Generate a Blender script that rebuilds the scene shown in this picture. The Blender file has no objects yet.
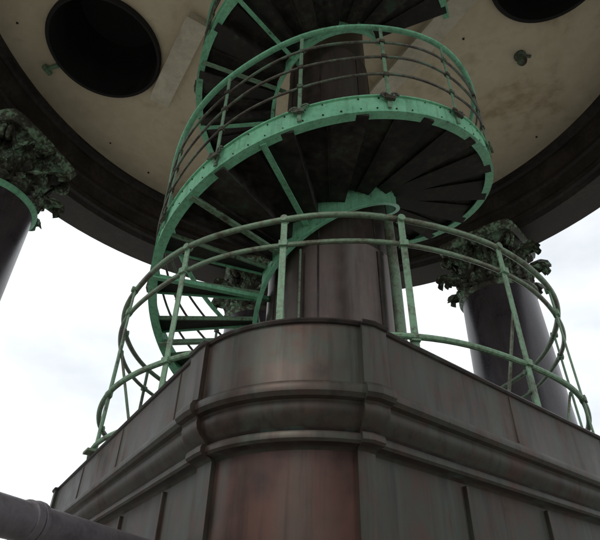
import bpy, math, random
from mathutils import Vector, Matrix
random.seed(4)
Z0=1.6
sc=bpy.context.scene
rad=math.radians
# ---------------------------------------------------------------- materials
def mat(name, stops, scale=3.0, rough=(0.35,0.6), metallic=0.0, bump=0.15, stretch=(1,1,1), fine=40, fine_amt=0.25, spec=0.5, detail=5, streak=0.0, streak_col=(0.1,0.13,0.11), drip=0.0, drip_col=(.02,.017,.015), ssc=(8,8,.8)):
    m=bpy.data.materials.new(name); m.use_nodes=True
    nt=m.node_tree; N=nt.nodes; L=nt.links
    b=N["Principled BSDF"]
    tc=N.new("ShaderNodeTexCoord"); mp=N.new("ShaderNodeMapping")
    mp.inputs["Scale"].default_value=stretch
    L.new(tc.outputs["Object"],mp.inputs["Vector"])
    n1=N.new("ShaderNodeTexNoise"); n1.inputs["Scale"].default_value=scale
    n1.inputs["Detail"].default_value=detail; n1.inputs["Roughness"].default_value=0.62
    n1.inputs["Distortion"].default_value=0.4
    L.new(mp.outputs[0],n1.inputs["Vector"])
    n2=N.new("ShaderNodeTexNoise"); n2.inputs["Scale"].default_value=fine; n2.inputs["Detail"].default_value=4
    L.new(tc.outputs["Object"],n2.inputs["Vector"])
    mx=N.new("ShaderNodeMath"); mx.operation='MULTIPLY_ADD'
    sub=N.new("ShaderNodeMath"); sub.operation='SUBTRACT'; sub.inputs[1].default_value=0.5
    L.new(n2.outputs[0],sub.inputs[0])
    L.new(sub.outputs[0],mx.inputs[0]); mx.inputs[1].default_value=fine_amt
    L.new(n1.outputs[0],mx.inputs[2])
    cr=N.new("ShaderNodeValToRGB"); e=cr.color_ramp.elements
    while len(e)>1: e.remove(e[-1])
    e[0].position=stops[0][0]; e[0].color=(*stops[0][1],1)
    for p,c in stops[1:]:
        k=e.new(p); k.color=(*c,1)
    L.new(mx.outputs[0],cr.inputs[0]); colout=cr.outputs[0]
    def layer(colout,amt,col,sc_,lo,hi,off):
        mp2=N.new("ShaderNodeMapping"); mp2.inputs["Scale"].default_value=sc_; mp2.inputs["Location"].default_value=(off,off,off)
        L.new(tc.outputs["Object"],mp2.inputs["Vector"])
        n3=N.new("ShaderNodeTexNoise"); n3.inputs["Scale"].default_value=1.6; n3.inputs["Detail"].default_value=5; n3.inputs["Roughness"].default_value=.6
        L.new(mp2.outputs[0],n3.inputs["Vector"])
        r3=N.new("ShaderNodeMapRange"); r3.inputs[1].default_value=lo; r3.inputs[2].default_value=hi; r3.inputs[3].default_value=0; r3.inputs[4].default_value=amt
        L.new(n3.outputs[0],r3.inputs[0])
        mm=N.new("ShaderNodeMix"); mm.data_type='RGBA'; L.new(r3.outputs[0],mm.inputs[0]); L.new(colout,mm.inputs[6]); mm.inputs[7].default_value=(*col,1)
        return mm.outputs[2]
    if streak>0: colout=layer(colout,streak,streak_col,ssc,.46,.72,0)
    if drip>0: colout=layer(colout,drip,drip_col,(14,14,1.1),.50,.66,7.3)
    L.new(colout,b.inputs["Base Color"])
    mr=N.new("ShaderNodeMapRange"); mr.inputs[1].default_value=0.3; mr.inputs[2].default_value=0.7
    mr.inputs[3].default_value=rough[0]; mr.inputs[4].default_value=rough[1]
    L.new(mx.outputs[0],mr.inputs[0]); L.new(mr.outputs[0],b.inputs["Roughness"])
    b.inputs["Metallic"].default_value=metallic
    b.inputs["Specular IOR Level"].default_value=spec
    bp=N.new("ShaderNodeBump"); bp.inputs["Strength"].default_value=bump; bp.inputs["Distance"].default_value=0.02
    L.new(mx.outputs[0],bp.inputs["Height"]); L.new(bp.outputs[0],b.inputs["Normal"])
    return m
M_cop=mat("aged_copper_sheet",[(0.28,(0.024,0.018,0.015)),(0.41,(0.058,0.040,0.032)),(0.51,(0.054,0.053,0.043)),(0.60,(0.076,0.046,0.036)),(0.73,(0.036,0.028,0.023))],scale=1.6,rough=(0.38,0.60),metallic=0.45,bump=0.12,stretch=(1,1,0.6),fine=9,fine_amt=0.42,spec=.35,streak=.6,streak_col=(.062,.088,.070),drip=.45,ssc=(5,5,.75))
M_copred=mat("aged_copper_red",[(0.28,(0.030,0.020,0.017)),(0.43,(0.076,0.039,0.031)),(0.54,(0.092,0.045,0.036)),(0.64,(0.062,0.043,0.034)),(0.76,(0.058,0.068,0.054))],scale=1.4,rough=(0.36,0.56),metallic=0.45,bump=0.12,stretch=(1,1,0.5),fine=9,fine_amt=0.42,spec=.35,streak=.45,streak_col=(.062,.080,.064),drip=.4,ssc=(5,5,.65))
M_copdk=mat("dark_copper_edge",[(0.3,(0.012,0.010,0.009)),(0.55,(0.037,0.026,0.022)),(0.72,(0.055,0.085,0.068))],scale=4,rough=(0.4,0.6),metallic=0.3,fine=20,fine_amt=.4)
M_col=mat("column_sheet_metal",[(0.28,(0.040,0.031,0.028)),(0.45,(0.072,0.049,0.042)),(0.58,(0.094,0.069,0.059)),(0.72,(0.080,0.072,0.062))],scale=1.2,rough=(0.28,0.44),metallic=0.55,bump=0.08,stretch=(1,1,0.4),fine=8,fine_amt=0.3,streak=.5,streak_col=(.115,.112,.095),drip=.25,ssc=(4,4,.4))
M_green=mat("verdigris_green",[(0.25,(0.045,0.085,0.055)),(0.34,(0.16,0.42,0.25)),(0.50,(0.20,0.54,0.325)),(0.68,(0.26,0.60,0.38)),(0.84,(0.15,0.30,0.18))],scale=3.5,rough=(0.5,0.75),bump=0.12,fine=30,fine_amt=0.42,streak=.25,streak_col=(.11,.22,.13),drip=.35,drip_col=(.07,.085,.045))
M_greendk=mat("worn_green_paint",[(0.28,(0.05,0.048,0.033)),(0.38,(0.13,0.18,0.115)),(0.52,(0.19,0.34,0.215)),(0.70,(0.17,0.22,0.145))],scale=5,rough=(0.45,0.7),metallic=0.1,bump=0.2,fine=40,fine_amt=0.5,drip=.35,drip_col=(.06,.052,.033))
M_rail=mat("green_patina_rail",[(0.30,(0.06,0.048,0.034)),(0.43,(0.13,0.145,0.095)),(0.57,(0.17,0.27,0.175)),(0.72,(0.14,0.13,0.095))],scale=4,rough=(0.35,0.6),metallic=0.2,fine=40,fine_amt=0.4)
M_railb=mat("bronze_stair_rail",[(0.30,(0.04,0.03,0.024)),(0.48,(0.09,0.075,0.055)),(0.60,(0.12,0.18,0.12))],scale=4,rough=(0.35,0.6),metallic=0.3,fine=40,fine_amt=0.4)
M_tread=mat("dark_tread_plate",[(0.30,(0.007,0.006,0.005)),(0.48,(0.018,0.015,0.012)),(0.60,(0.038,0.031,0.025)),(0.72,(0.040,0.070,0.048))],scale=2.2,rough=(0.45,0.8),metallic=0.1,fine=14,fine_amt=0.55)
M_ceil=mat("cream_plaster",[(0.28,(0.42,0.335,0.215)),(0.40,(0.59,0.50,0.355)),(0.58,(0.67,0.58,0.425)),(0.74,(0.50,0.42,0.285))],scale=0.5,rough=(0.8,0.95),bump=0.14,fine=4,fine_amt=0.40)
M_beam=mat("painted_beam",[(0.30,(0.44,0.40,0.30)),(0.6,(0.68,0.62,0.49))],scale=2,rough=(0.7,0.9))
M_soffit=mat("dark_bronze_cornice",[(0.30,(0.012,0.010,0.009)),(0.5,(0.032,0.026,0.023)),(0.65,(0.062,0.050,0.043)),(0.78,(0.045,0.05,0.042))],scale=1.6,rough=(0.4,0.7),metallic=0.2,fine=12,fine_amt=0.5)
M_black=mat("opening_black",[(0.3,(0.006,0.006,0.006)),(0.7,(0.016,0.014,0.013))],scale=2,rough=(0.7,0.9))  # near-black for the ceiling opening drums, collar and inside alike
M_shaft=mat("dark_granite_shaft",[(0.30,(0.026,0.022,0.030)),(0.5,(0.050,0.042,0.054)),(0.7,(0.080,0.068,0.076))],scale=2,rough=(0.25,0.4),metallic=0.1,stretch=(1,1,0.4),fine=50,fine_amt=0.5,streak=.4,streak_col=(.10,.08,.07))
M_cap=mat("bronze_capital",[(0.30,(0.018,0.016,0.013)),(0.45,(0.055,0.050,0.036)),(0.53,(0.10,0.11,0.075)),(0.60,(0.22,0.35,0.23)),(0.74,(0.30,0.48,0.33))],scale=2.4,rough=(0.5,0.8),metallic=0.05,bump=0.5,fine=16,fine_amt=0.55)
M_pipe=mat("grey_painted_steel",[(0.3,(0.11,0.10,0.115)),(0.55,(0.17,0.155,0.17)),(0.75,(0.12,0.105,0.105))],scale=6,rough=(0.35,0.5),metallic=0.3,fine=60,fine_amt=0.35)
M_stone=mat("terrace_stone",[(0.3,(0.34,0.33,0.30)),(0.6,(0.45,0.43,0.39))],scale=1.5,rough=(0.8,0.95),fine=20)
M_ground=mat("city_ground",[(0.3,(0.12,0.13,0.11)),(0.6,(0.26,0.25,0.23))],scale=0.02,rough=(0.9,1.0),fine=0.4)
M_roof=mat("roof_copper",[(0.3,(0.14,0.26,0.20)),(0.6,(0.22,0.38,0.30))],scale=1,rough=(0.5,0.8))

# ---------------------------------------------------------------- builder
class B:
    def __init__(s): s.v=[]; s.f=[]; s.m=[]
    def add(s,vs,fs,mi=0):
        o=len(s.v); s.v+= [tuple(v) for v in vs]
        for f in fs: s.f.append(tuple(i+o for i in f)); s.m.append(mi)
    def box(s,c,sx,sy,sz,ang=0,mi=0,M=None):
        vs=[]
        for z in(-.5,.5):
            for x,y in((-.5,-.5),(.5,-.5),(.5,.5),(-.5,.5)):
                p=Vector((x*sx,y*sy,z*sz))
                if M is not None: p=M@p
                else: p=Matrix.Rotation(ang,3,'Z')@p
                vs.append(p+Vector(c))
        s.add(vs,[(3,2,1,0),(4,5,6,7),(0,1,5,4),(1,2,6,5),(2,3,7,6),(3,0,4,7)],mi)
    def tube(s,pts,r,n=10,mi=0,closed=False,rz=None):
        pts=[Vector(p) for p in pts]; K=len(pts); vs=[]
        for i,p in enumerate(pts):
            if closed: t=pts[(i+1)%K]-pts[i-1]
            else: t=pts[min(i+1,K-1)]-pts[max(i-1,0)]
            t.normalize()
            up=Vector((0,0,1)) if abs(t.z)<0.95 else Vector((1,0,0))
            a=t.cross(up).normalized(); b=a.cross(t).normalized()
            for k in range(n):
                q=2*math.pi*k/n
                vs.append(p+a*math.cos(q)*r+b*math.sin(q)*(rz or r))
        fs=[]
        R=K if closed else K-1
        for i in range(R):
            j=(i+1)%K
            for k in range(n):
                k2=(k+1)%n
                fs.append((i*n+k,j*n+k,j*n+k2,i*n+k2))
        if not closed:
            fs.append(tuple(range(n))); fs.append(tuple(range((K-1)*n,K*n))[::-1])
        s.add(vs,fs,mi)
    def lathe(s,prof,c=(0,0,0),n=48,mi=0,cap=False):
        vs=[];K=len(prof)
        for (r,z) in prof:
            for k in range(n):
                q=2*math.pi*k/n
                vs.append((c[0]+r*math.cos(q),c[1]+r*math.sin(q),c[2]+z))
        fs=[]
        for i in range(K-1):
            for k in range(n):
                k2=(k+1)%n
                fs.append((i*n+k,i*n+k2,(i+1)*n+k2,(i+1)*n+k))
        if cap:
            fs.append(tuple(range(n))[::-1]); fs.append(tuple(range((K-1)*n,K*n)))
        s.add(vs,fs,mi)
    def obj(s,name,mats,parent=None,smooth=35,loc=None,bevel=0,recalc=True):
        me=bpy.data.meshes.new(name); me.from_pydata(s.v,[],s.f)
        for m in mats: me.materials.append(m)
        for p,mi in zip(me.polygons,s.m): p.material_index=mi
        if recalc:
            import bmesh
            bm=bmesh.new(); bm.from_mesh(me); bmesh.ops.recalc_face_normals(bm,faces=bm.faces); bm.to_mesh(me); bm.free()
        if smooth:
            me.polygons.foreach_set("use_smooth",[True]*len(me.polygons))
            me.set_sharp_from_angle(angle=rad(smooth))
        me.update()
        o=bpy.data.objects.new(name,me); sc.collection.objects.link(o)
        if loc: o.location=loc
        if parent: o.parent=parent
        if bevel:
            bv=o.modifiers.new("bevel","BEVEL"); bv.width=bevel; bv.segments=2; bv.limit_method='ANGLE'
        return o
def empty(name,loc=(0,0,0)):
    e=bpy.data.objects.new(name,None); e.location=loc; sc.collection.objects.link(e); return e

AX=Vector((0.375,4.986))     # stair axis
G=Vector((0.2,5.2))          # rotunda centre
def pol(phi,r,z,c=AX):
    a=rad(phi); return Vector((c.x+r*math.sin(a),c.y-r*math.cos(a),z))

# ---------------------------------------------------------------- pedestal
dL=Vector((-.515,.857)).normalized(); dR=Vector((.775,.632)).normalized()
Nn=Vector((-.088,1.562)); LL=4.46
corners=[(Nn,-dL,dR,.644,.498),(Nn+dR*LL,dR,dL,.57,.57),(Nn+dR*LL+dL*LL,dL,-dR,.57,.57),(Nn+dL*LL,-dR,-dL,.57,.57)]
def nrm(d): return Vector((d.y,-d.x))
outline=[]
walls=[]
for P,ei,eo,ti,to in corners:
    Pa=P-ei*ti; Pb=P+eo*to
    ch=Pb-Pa; c2=ch.length/2; sg=c2*.34; R=(c2*c2+sg*sg)/(2*sg)
    nc=nrm(ch.normalized()); mid=(Pa+Pb)/2; O=mid+nc*sg-nc*R
    al=math.asin(c2/R); a0=math.atan2(nc.y,nc.x)
    def arc(t):
        a=a0+t*al; n=Vector((math.cos(a),math.sin(a))); return O+n*R,n
    ni=nrm(ei); no=nrm(eo); w=.022
    outline.append((Pa-ei*.10,ni)); outline.append((Pa-ei*.10+ni*w,ni))
    q,n=arc(-1); mm=(ni+n).normalized(); outline.append((Pa+mm*w,mm))
    q,n=arc(-.88); outline.append((q+n*w,n)); outline.append((q,n))
    for k in range(1,24):
        q,n=arc(-.88+1.76*k/24); outline.append((q,n))
    q,n=arc(.88); outline.append((q,n)); outline.append((q+n*w,n))
    q,n=arc(1); mm=(no+n).normalized(); outline.append((Pb+mm*w,mm))
    outline.append((Pb+eo*.07+no*w,no)); outline.append((Pb+eo*.07,no))
    walls.append((Pb+eo*.07,eo,no))
prof=[(-.20,1.112),(-.05,1.108),(.010,1.104),(.016,1.094),(.010,1.084),(0,1.080),(0,.835),(.004,.828),(.022,.820),(.031,.802),(.030,.782),(.018,.766),(-.004,.760),(-.010,.752),(-.008,.735),(-.014,.712),(-.030,.690),(-.052,.672),(-.060,.660),(-.048,.656),(-.042,.645),(-.042,.628),(-.052,.618),(-.085,.612),(-.100,.600),(-.100,.2),(-.100,-1.2),(-.02,-1.26),(0,-1.3),(0,-1.6)]
b=B(); n=len(outline); vs=[]
for off,z in prof:
    for p,v in outline: 
        q=p+v*off; vs.append((q.x,q.y,z))
fs=[];ms=[]
for i in range(len(prof)-1):
    for k in range(n):
        k2=(k+1)%n
        fs.append((i*n+k,(i+1)*n+k,(i+1)*n+k2,i*n+k2))
        kk=k%(n//4)
        m=0
        if 4<=kk<28 and i>=24: m=1
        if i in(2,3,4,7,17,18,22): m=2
        ms.append(m)
b.v=vs;b.f=fs;b.m=ms
b.f.append(tuple(range(n))); b.m.append(2)
ped=empty("copper_clad_pedestal")
b.obj("pedestal_body",[M_cop,M_copred,M_copdk],ped,smooth=30)
b=B()
for Pb,e,no in walls:
    for s_ in (0.58,1.25,1.95,2.65,3.1):
        q=Pb+e*s_-no*.100
        b.box((q.x+no.x*.008,q.y+no.y*.008,-.3),.016,.022,1.78,ang=math.atan2(e.y,e.x),mi=0)
    for s_ in (0.95,1.95,2.9):
        q=Pb+e*s_
        b.box((q.x+no.x*.002,q.y+no.y*.002,.958),.008,.007,.235,ang=math.atan2(e.y,e.x),mi=0)
b.obj("standing_seams",[M_cop],ped,smooth=0,bevel=.004)

# ---------------------------------------------------------------- ring railing
RC=Vector((.40,4.95)); RR=2.16
rail=empty("circular_deck_railing")
b=B()
rw=random.Random(9)
ph_=[rw.uniform(0,6.28) for _ in range(6)]
def circ(r,z,n=160,s=0):
    out=[]
    for k in range(n):
        a=2*math.pi*k/n
        out.append(pol(360*k/n,r+.010*math.sin(5*a+ph_[s])+.006*math.sin(11*a+ph_[s+1]),z+.008*math.sin(7*a+ph_[s+2]),RC))
    return out
b.tube(circ(RR,2.54,s=0),.024,12,0,True)
b.tube(circ(RR-.01,2.31,s=1),.019,10,0,True)
b.tube(circ(RR,1.56,s=2),.021,10,1,True)
b.tube(circ(RR,1.16,s=3),.018,8,1,True)
b.obj("ring_rails",[M_rail,M_greendk],rail)
b=B()
for k in range(16):
    ph=-14+22.5*k
    p=pol(ph,RR+.0,0,RC); a=rad(ph+rw.uniform(-6,6))
    b.box((p.x,p.y,1.83),.046,.014,1.43,ang=a,mi=0)
    b.tube([pol(ph,RR-.030,2.54,RC),pol(ph,RR+.030,2.54,RC)],.029,10,0)
    b.box((p.x,p.y,2.31),.062,.050,.05,ang=a,mi=0)
    b.box((p.x,p.y,1.56),.06,.05,.045,ang=a,mi=0)
    b.box((p.x,p.y,1.122),.13,.13,.02,ang=a,mi=1)
    if k%2==0:
        b.tube([pol(ph,RR-.01,1.95,RC),pol(ph,RR-.28,1.14,RC)],.012,6,1)
b.obj("railing_posts",[M_greendk,M_rail],rail,smooth=30,bevel=.003)

# ---------------------------------------------------------------- central column
col=empty("central_column")
b=B()
b.lathe([(.86,1.112),(.86,1.22),(.82,1.25),(.76,1.30),(.745,1.34),(.745,2.3),(.752,2.31),(.752,2.34),(.74,2.35),(.735,3.5),(.742,3.51),(.742,3.54),(.72,3.55),(.68,5.2),(.688,5.21),(.688,5.25),(.66,5.26),(.62,7.4),(.628,7.41),(.628,7.45),(.61,7.46),(.60,9.2),(.70,9.35),(.78,9.5),(.80,9.9)],(AX.x,AX.y,0),64)
b.obj("shaft",[M_col],col,smooth=40)
b=B()
for ph in (-15,38,75,110,-60,-110,180,150,-150):
    for z0,z1,r in ((1.34,2.3,.748),(2.36,3.5,.738)):
        p=pol(ph,r,(z0+z1)/2); b.box(p,.018,.016,z1-z0,ang=rad(ph))
    p0=pol(ph,.722,3.56); p1=pol(ph,.682,5.2); b.tube([p0,p1],.009,6)
    p0=pol(ph,.662,5.27); p1=pol(ph,.622,7.4); b.tube([p0,p1],.009,6)
b.obj("sheet_seams",[M_copdk],col,smooth=30)
b=B()
b.tube([pol(48,.84,1.12),pol(48,.84,3.2),pol(48,.82,4.0)],.055,14)
b.tube([pol(-28,.80,1.12),pol(-28,.80,3.4)],.012,8)
b.obj("service_conduit",[M_rail],col)

# ---------------------------------------------------------------- spiral staircase
st=empty("spiral_staircase")
RO=2.0; RI=.83
PH0,PH1=-238,430
def zf(ph):
    if ph>=-60: return 4.08+ph*.01
    return 3.48+(ph+60)*.0131
def hel(ph,r,dz=0): return pol(ph,r,zf(ph)+dz)
def helband(b,r,z0,z1,th,p0,p1,mi=0,step=3):
    n=int((p1-p0)/step); vs=[]
    for i in range(n+1):
        ph=p0+(p1-p0)*i/n
        for rr,dz in((r,z0),(r+th,z0),(r+th,z1),(r,z1)): vs.append(hel(ph,rr,dz))
    fs=[]
    for i in range(n):
        for k in range(4):
            k2=(k+1)%4; fs.append((i*4+k,i*4+k2,(i+1)*4+k2,(i+1)*4+k))
    fs.append((0,1,2,3)); fs.append((n*4+3,n*4+2,n*4+1,n*4))
    b.add(vs,fs,mi)
b=B()
helband(b,RO,-.13,.10,.012,PH0,PH1)
helband(b,RO-.07,-.142,-.130,.095,PH0,PH1)
helband(b,RO+.012,.085,.10,.02,PH0,PH1)
b.obj("outer_stringer",[M_green],st,smooth=30)
b=B()
helband(b,RI,-.33,-.13,.012,PH0,PH1)
helband(b,RI-.0,-.342,-.330,.05,PH0,PH1)
b.obj("inner_stringer",[M_green],st,smooth=30)
b=B(); bg=B()
ph=PH0; rise=.2
while ph<PH1-12:
    dz=.01 if ph>=-60 else .0131
    dph=rise/dz
    opened=ph<-62
    zt=zf(ph)+.06
    p0,p1=ph,ph+(dph*.56 if opened else dph+1.2)
    K=5; vs=[]
    for z in(zt-.025,zt):
        for i in range(K+1):
            q=p0+(p1-p0)*i/K
            vs.append(pol(q,RI+.015,z)); vs.append(pol(q,RO-.004,z))
    m=2*(K+1); fs=[]
    for i in range(K):
        o=2*i
        fs.append((o,o+2,o+3,o+1)); fs.append((m+o,m+o+1,m+o+3,m+o+2))
        fs.append((o,m+o,m+o+2,o+2)); fs.append((o+1,o+3,m+o+3,m+o+1))
    fs.append((0,1,m+1,m)); fs.append((m-2,2*m-2,2*m-1,m-1))
    b.add(vs,fs,0)
    a0=pol(p0,RI+.015,0);a1=pol(p0,RO-.004,0)
    t=pol(p0+90,1,0)-pol(p0+90,0,0)
    mid=(a0+a1)/2
    if not opened:
        b.box((mid.x+t.x*.014,mid.y+t.y*.014,zt-.11),(a1-a0).length,.012,.17,ang=rad(p0-90),mi=0)
        pm=p0+dph*.5; c0=pol(pm,RI+.03,zt-.04); c1=pol(pm,RO-.02,zt-.04); cm=(c0+c1)/2
        b.box(cm,(c1-c0).length,.008,.03,ang=rad(pm-90),mi=0)
    else:
        c0=pol(p1,RI+.015,zt-.03); c1=pol(p1,RO-.004,zt-.03); cm=(c0+c1)/2
        bg.box(cm,(c1-c0).length,.02,.045,ang=rad(p1-90),mi=0)
    bg.box((mid.x-t.x*.012,mid.y-t.y*.012,zt-.018),(a1-a0).length,.022,.050,ang=rad(p0-90),mi=1 if opened else 0)
    A=pol(p0,RI-.004,zt); Bq=pol(p0,RI-.004,zt-.22); C=pol(p0+dph,RI-.004,zt)
    Ai=pol(p0,RI+.012,zt); Bi=pol(p0,RI+.012,zt-.22); Ci=pol(p0+dph,RI+.012,zt)
    bg.add([A,Bq,C,Ai,Bi,Ci],[(0,1,2),(5,4,3),(0,3,4,1),(1,4,5,2),(2,5,3,0)],1)
    ph+=dph
b.obj("treads_and_risers",[M_tread],st,smooth=0)
bg.obj("tread_nosings",[M_greendk,M_green],st,smooth=0)
b=B()
for i,q in enumerate((-22,-46,-75,-100,-125,-150,200,235,262,290,318)):
    r0,r1=(.70,RO-.01)
    p0=hel(q,r0,-.20); p1=hel(q,r1,-.16)
    d=(p1-p0); L_=d.length; x=d.normalized(); y=Vector((0,0,1)).cross(x).normalized(); z=x.cross(y)
    Mx=Matrix((x,y,z)).transposed()
    b.box((p0+p1)/2,L_,.060,.012,M=Mx,mi=i%2)
    b.box((p0+p1)/2+z*.03,L_,.010,.05,M=Mx,mi=i%2)
b.obj("support_brackets",[M_green,M_greendk],st,smooth=0)
b=B()
hp0,hp1=-186,PH1-1
def hline(dz,r=RO+.03,a=hp0,c=hp1,s=0): 
    n=int((c-a)/3); return [hel(a+(c-a)*i/n,r+.008*math.sin(i*.45+s),dz+.007*math.sin(i*.31+s*2)) for i in range(n+1)]
b.tube(hline(1.30),.034,10,1,rz=.024)
b.tube(hline(1.02,s=1),.015,8,0)
b.tube(hline(.74,s=2),.015,8,0)
b.tube(hline(.42,s=3),.014,8,0)
b.obj("stair_handrails",[M_railb,M_green],st)
b=B()
q=hp0+6
while q<hp1:
    p0=hel(q,RO+.03,-.10); p1=hel(q,RO+.03,1.30)
    b.box((p0+p1)/2,.036,.012,1.40,ang=rad(q),mi=0)
    for dz in(1.02,.74,.42):
        p=hel(q,RO+.03,dz); b.box(p,.055,.042,.045,ang=rad(q),mi=1)
    p=hel(q,RO+.055,.02)
    tng=(hel(q+2,RO+.055,.02)-hel(q-2,RO+.055,.02)).normalized()
    for s_ in(-1,1):
        pts=[]
        for k in range(13):
            a=k/12*2*math.pi*1.15; rr=.045*(1-k/18)
            pts.append(p+tng*s_*(.05+rr*math.cos(a))+Vector((0,0,rr*math.sin(a)+.03)))
        b.tube(pts,.011,6,1)
    b.box(p,.10,.03,.05,ang=rad(q),mi=1)
    q+=24
b.obj("balusters",[M_greendk,M_railb],st,smooth=30)
b=B()
q=PH0+2; rr_=random.Random(2)
while q<PH1:
    for dz in(.06,-.09):
        if rr_.random()<.25: continue
        p=hel(q+rr_.uniform(-.5,.5),RO+.013,dz+rr_.uniform(-.006,.006))
        b.tube([p,p+(p-Vector((AX.x,AX.y,p.z))).normalized()*.008],rr_.uniform(.006,.010),6,0)
    q+=5.0
b.obj("stringer_rivets",[M_copdk],st)

# ---------------------------------------------------------------- rotunda ceiling
HC=9.9; RCe=6.52
rot=empty("rotunda_roof")
cu=bpy.data.curves.new("ceilcurve","CURVE"); cu.dimensions='2D'; cu.fill_mode='BOTH'
def spl(cx,cy,r,n=96):
    s=cu.splines.new('POLY'); s.points.add(n-1); s.use_cyclic_u=True
    for k in range(n): s.points[k].co=(cx+r*math.cos(2*math.pi*k/n),cy+r*math.sin(2*math.pi*k/n),0,1)
holes=[(-4.12,5.98,1.10),(4.25,4.12,1.02),(.75,9.5,1.1),(-.3,.8,1.1)]
spl(G.x,G.y,RCe)
for h in holes: spl(*h)
co=bpy.data.objects.new("tmp",cu); sc.collection.objects.link(co)
dg=bpy.context.evaluated_depsgraph_get(); me=bpy.data.meshes.new_from_object(co.evaluated_get(dg))
bpy.data.objects.remove(co)
o=bpy.data.objects.new("ceiling_plaster",me); me.materials.clear(); me.materials.append(M_ceil); o.location=(0,0,HC); sc.collection.objects.link(o); o.parent=rot
b=B()
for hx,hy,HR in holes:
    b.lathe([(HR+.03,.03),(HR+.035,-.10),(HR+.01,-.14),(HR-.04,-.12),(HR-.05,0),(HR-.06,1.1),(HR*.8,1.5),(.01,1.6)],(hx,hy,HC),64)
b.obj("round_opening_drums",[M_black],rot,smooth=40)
b=B()
for (hx,hy,HR),a in ((holes[0],250),(holes[0],160),(holes[1],330)):
    d=Vector((math.cos(rad(a)),math.sin(rad(a)),0)); c=Vector((hx,hy,HC-.06))
    b.box(c+d*(HR+.20),.30,.08,.08,ang=rad(a)); b.box(c+d*(HR+.34)+Vector((0,0,-.04)),.08,.22,.10,ang=rad(a))
b.obj("opening_clamps",[M_greendk],rot,smooth=0,bevel=.01)
b=B(); rb=random.Random(7)
for r,nn in((5.95,40),(3.0,22)):
    for k in range(nn):
        p=pol(360*k/nn+rb.uniform(-3,3),r+rb.uniform(-.08,.08),HC-.002,G)
        if rb.random()<.35 or any((p.x-h[0])**2+(p.y-h[1])**2<(h[2]+.1)**2 for h in holes): continue
        s_=rb.uniform(.6,1)
        b.lathe([(.03*s_,0),(.025*s_,-.02),(.001,-.025)],(p.x,p.y,p.z),8)
b.obj("ceiling_bolts",[M_soffit],rot)
b=B()
def beam(c,d,L_,w=.34,h=.20):
    b.box((c.x,c.y,HC-h/2-.002),L_,w,h,ang=math.atan2(d.y,d.x))
    b.box((c.x,c.y,HC-h-.02),L_-.01,w+.10,.03,ang=math.atan2(d.y,d.x))
nR_=Vector((dL.y,-dL.x))
beam(AX+nR_*1.98+dL*.6,dL,5.4)
beam(AX+nR_*-1.98+dL*2.6,dL,2.2)
b.obj("ceiling_beams",[M_beam],rot,smooth=0,bevel=.01)
b=B()
c=(G.x,G.y,0)
b.lathe([(RCe-.12,9.93),(RCe-.13,9.82),(RCe-.04,9.78),(RCe+.0,9.70),(RCe-.02,9.60),(RCe+.03,9.2),(RCe-.02,9.12),(RCe-.05,9.02),(RCe+.0,8.97),(RCe+.03,8.7),(RCe-.03,8.62),(RCe-.08,8.55),(RCe-.06,8.45),(RCe+.02,8.42),(RCe+.06,8.30),(RCe+.9,8.30),(RCe+.95,8.36),(RCe+.97,8.9),(RCe+1.05,8.95),(RCe+1.10,9.1),(RCe+1.5,9.7),(RCe+1.8,9.8),(RCe+1.85,10.2),(RCe+1.4,10.4)],c,128)
b.obj("entablature",[M_soffit],rot,smooth=30)
b=B()
b.lathe([((RCe+1.4)*math.cos(t),10.4+4.5*math.sin(t)) for t in [i*math.pi/2/16 for i in range(16)]]+[(.05,14.9)],c,96)
b.obj("roof_dome",[M_roof],rot)
def lamp(x,y):
    e=empty("ceiling_lamp",(x,y,HC))
    b=B()
    b.lathe([(.001,0),(.12,-.002),(.12,-.04),(.05,-.06),(.03,-.10),(.05,-.12),(.09,-.15),(.10,-.20),(.08,-.26),(.04,-.29),(.001,-.30)],(0,0,0),24)
    b.box((.12,0,-.03),.2,.05,.03); 
    b.obj("lamp_body",[M_railb],e)
lamp(4.36,5.9); lamp(-2.3,2.0)

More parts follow.
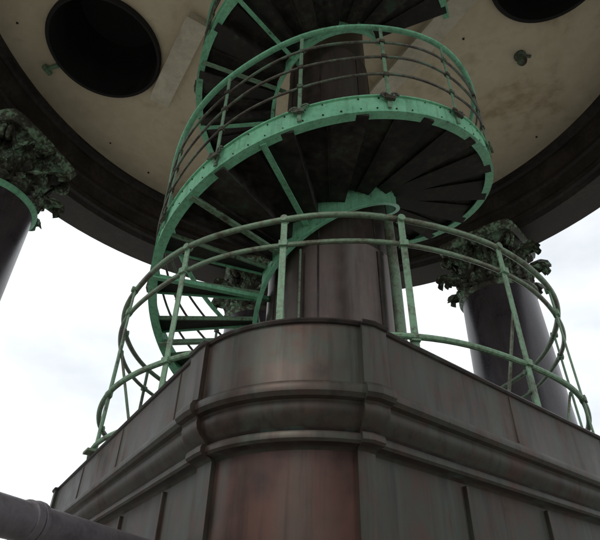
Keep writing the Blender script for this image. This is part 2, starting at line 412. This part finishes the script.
# ---------------------------------------------------------------- columns with foliage capitals
def build_column(loc,seed):
    rnd=random.Random(seed)
    e=empty("corinthian_column",(loc.x,loc.y,0))
    b=B()
    ZB=-1.6
    b.box((0,0,ZB+.35),2.3,2.3,.70,mi=0)
    b.obj("plinth",[M_stone],e,smooth=0,bevel=.02)
    b=B()
    b.lathe([(1.10,ZB+.70),(1.12,ZB+.78),(1.10,ZB+.86),(1.0,ZB+.90),(.97,ZB+.96),(1.0,ZB+1.02),(1.04,ZB+1.08),(1.0,ZB+1.14),(.93,ZB+1.18),(.91,ZB+1.3),(.90,3),(.865,5),(.83,6.78)],(0,0,0),64)
    b.obj("shaft",[M_shaft],e,smooth=35)
    b=B()
    b.lathe([(.83,6.76),(.86,6.78),(.90,6.82),(.90,6.86),(.86,6.90),(.82,6.93)],(0,0,0),64,mi=0)
    b.obj("necking_ring",[M_green if seed==1 else M_cap],e)
    b=B()
    b.lathe([(.82,6.92),(.76,7.0),(.72,7.5),(.74,7.85),(.86,8.08),(.90,8.1)],(0,0,0),32)
    def leaf(ang,z0,h,w,out,r0):
        rows,cols=11,11; vs=[]
        dr=Vector((math.sin(ang),-math.cos(ang),0)); tg=Vector((math.cos(ang),math.sin(ang),0))
        for i in range(rows):
            t=i/(rows-1)
            if t<.7: rr=r0+.03+out*.25*(t/.7)**2; z=z0+h*t/.7*.95
            else:
                a=(t-.7)/.3*2.6; rr=r0+.03+out*.25+out*.65*math.sin(a*.6)*1.1; z=z0+h*.95+ h*.12*math.sin(a)-h*.14*(a/2.6)**2*1.8
            ww=w*(.55+.6*math.sin(math.pi*min(1,t*1.05+.1)))*(1+.24*(-1)**i)
            for j in range(cols):
                u=j/(cols-1)*2-1
                rip=.045*math.cos(u*math.pi*3)
                vs.append(dr*(rr-abs(u)**2*.05+rip)+tg*(u*ww*.5)+Vector((0,0,z-abs(u)*.09*(1+t)+rnd.uniform(-.012,.012))))
        fs=[(i*cols+j,i*cols+j+1,(i+1)*cols+j+1,(i+1)*cols+j) for i in range(rows-1) for j in range(cols-1)]
        b.add(vs,fs)
    for k in range(8): leaf(2*math.pi*k/8,6.93,.50,.46,.42,.78)
    for k in range(8): leaf(2*math.pi*(k+.5)/8,6.98,.82,.46,.54,.77)
    for k in range(8): leaf(2*math.pi*(k)/8,7.5,.50,.32,.44,.76)
    for k in range(4):
        a=math.pi/4+k*math.pi/2
        dr=Vector((math.sin(a),-math.cos(a),0))
        for sgn in(-1,1):
            tg=Vector((math.cos(a),math.sin(a),0))*sgn
            pts=[]
            for i in range(26):
                t=i/25
                if t<.35:
                    q=t/.35; pts.append(dr*(.74+.34*q)+tg*(.22*(1-q)+.05)+Vector((0,0,7.55+.42*q)))
                else:
                    q=(t-.35)/.65*2*math.pi*1.4; rr=.15*(1-(t-.35)/.65*.75)
                    pts.append(dr*(1.08+rr*math.sin(q))+tg*.05+Vector((0,0,7.85+rr*math.cos(q)-.03)))
            b.tube(pts,.045,7)
        a2=k*math.pi/2; dr=Vector((math.sin(a2),-math.cos(a2),0)); tg=Vector((math.cos(a2),math.sin(a2),0))
        for sgn in(-1,1):
            pts=[]
            for i in range(20):
                q=i/19*2*math.pi*1.3; rr=.11*(1-i/26)
                pts.append(dr*.90+tg*sgn*(.13+rr*math.cos(q))+Vector((0,0,7.88+rr*math.sin(q))))
            b.tube(pts,.03,6)
    vs=[];nn=48
    for z,s_ in((8.10,1.0),(8.18,1.04),(8.2,1.07),(8.298,1.10)):
        for k in range(nn):
            a=2*math.pi*k/nn
            q=((a+math.pi/4)%(math.pi/2))-math.pi/4
            rr=.90+.30*(abs(q)/(math.pi/4))**2.2
            rr=min(rr,1.16)
            vs.append((rr*s_*math.cos(a),rr*s_*math.sin(a),z))
    fs=[(i*nn+k,i*nn+(k+1)%nn,(i+1)*nn+(k+1)%nn,(i+1)*nn+k) for i in range(3) for k in range(nn)]
    fs.append(tuple(range(nn)));fs.append(tuple(range(3*nn,4*nn)))
    b.add(vs,fs)
    b.obj("capital",[M_cap],e,smooth=50,recalc=True)
    e.rotation_euler=(0,0,math.atan2(loc.y-G.y,loc.x-G.x))
    return e
for i,ph in enumerate((138.5,-110,-169,76,13,-49)):
    p=pol(ph,6.85 if i==0 else 6.70,0,G); build_column(p,i)

# ---------------------------------------------------------------- near handrail pipe
hr=empty("steel_pipe_handrail")
b=B()
zz=.30; P0=Vector((-.857,1.66,zz)); D=Vector((.18,.51,0))
pts=[P0+D*t for t in(-4.2,-2,-.5,0,.7,1.42)]
b.tube(pts,.056,28)
for t in (-4.1,-2.0): 
    q=P0+D*t; b.tube([q+Vector((0,0,-.04)),Vector((q.x,q.y,-1.6))],.03,16); b.lathe([(.001,.02),(.075,.02),(.08,0),(.08,-.0)],(q.x,q.y,-1.6),24)
b.obj("pipe",[M_pipe],hr,smooth=40)
b=B()
dn=D.normalized(); q=P0+D*.20
for off,r,w in((0,.063,.014),(.026,.066,.008)):
    b.tube([q+dn*(off-w),q+dn*(off-w*.7),q+dn*(off+w*.7),q+dn*(off+w)],r,28)
b.obj("pipe_collar",[M_pipe],hr,smooth=40)

# ---------------------------------------------------------------- terrace and ground
b=B(); b.lathe([(.01,-1.6),(11.5,-1.6),(11.5,-1.9)],(G.x,G.y,0),96)
b.obj("terrace_floor",[M_stone],None,smooth=30)
b=B(); b.lathe([(11.0,-1.598),(11.0,-.85),(10.92,-.83),(10.92,-.72),(11.42,-.72),(11.42,-.83),(11.35,-.85),(11.35,-1.7),(11.35,-12)],(G.x,G.y,0),96)
b.obj("terrace_parapet_wall",[M_stone],None,smooth=30)
b=B(); b.add([(-4000,-4000,-42),(4000,-4000,-42),(4000,4000,-42),(-4000,4000,-42)],[(0,1,2,3)])
b.obj("ground",[M_ground],None,smooth=0)
b=B(); b.lathe([(13.5,-42),(13.5,-12),(11.0,-10),(11.0,-9)],(G.x,G.y,0),64)
b.obj("tower_drum_wall",[M_stone],None)

# ---------------------------------------------------------------- camera
cam=bpy.data.cameras.new("Camera"); cam.lens=31.2; cam.sensor_width=36; cam.clip_end=9000; cam.clip_start=.05
co=bpy.data.objects.new("Camera",cam); sc.collection.objects.link(co)
co.matrix_world=Matrix.Rotation(rad(90+36.2),4,'X')@Matrix.Rotation(rad(1.6),4,'Z')
sc.camera=co
for o in sc.objects:
    if o.parent is None: o.location.z+=Z0

# ---------------------------------------------------------------- light
SE,SR=rad(48),rad(215)
w=bpy.data.worlds.new("World"); sc.world=w; w.use_nodes=True
nt=w.node_tree; N=nt.nodes; L=nt.links
bg=N["Background"]
sky=N.new("ShaderNodeTexSky"); sky.sky_type='NISHITA'; sky.sun_disc=False; sky.sun_elevation=SE; sky.sun_rotation=SR
sky.air_density=1; sky.dust_density=3
tc=N.new("ShaderNodeTexCoord"); ns=N.new("ShaderNodeTexNoise"); ns.inputs["Scale"].default_value=2.2; ns.inputs["Detail"].default_value=6
mp=N.new("ShaderNodeMapping"); mp.inputs["Scale"].default_value=(1,1,2.2)
L.new(tc.outputs["Generated"],mp.inputs[0]); L.new(mp.outputs[0],ns.inputs["Vector"])
cr=N.new("ShaderNodeValToRGB"); cr.color_ramp.elements[0].position=.30; cr.color_ramp.elements[0].color=(.68,.68,.68,1); cr.color_ramp.elements[1].position=.50
L.new(ns.outputs[0],cr.inputs[0])
mix=N.new("ShaderNodeMix"); mix.data_type='RGBA'
L.new(cr.outputs[0],mix.inputs[0]); L.new(sky.outputs[0],mix.inputs[6]); mix.inputs[7].default_value=(11.3,11.8,12.1,1)
L.new(mix.outputs[2],bg.inputs[0]); bg.inputs[1].default_value=.10
sun=bpy.data.lights.new("sun","SUN"); sun.energy=1.2; sun.angle=rad(22); sun.color=(1,.95,.88)
so=bpy.data.objects.new("sun",sun); sc.collection.objects.link(so)
dv=Vector((math.sin(SR)*math.cos(SE),math.cos(SR)*math.cos(SE),math.sin(SE)))
so.rotation_euler=dv.to_track_quat('Z','Y').to_euler()
sc.view_settings.view_transform='Standard'; sc.view_settings.look='None'; sc.view_settings.exposure=0
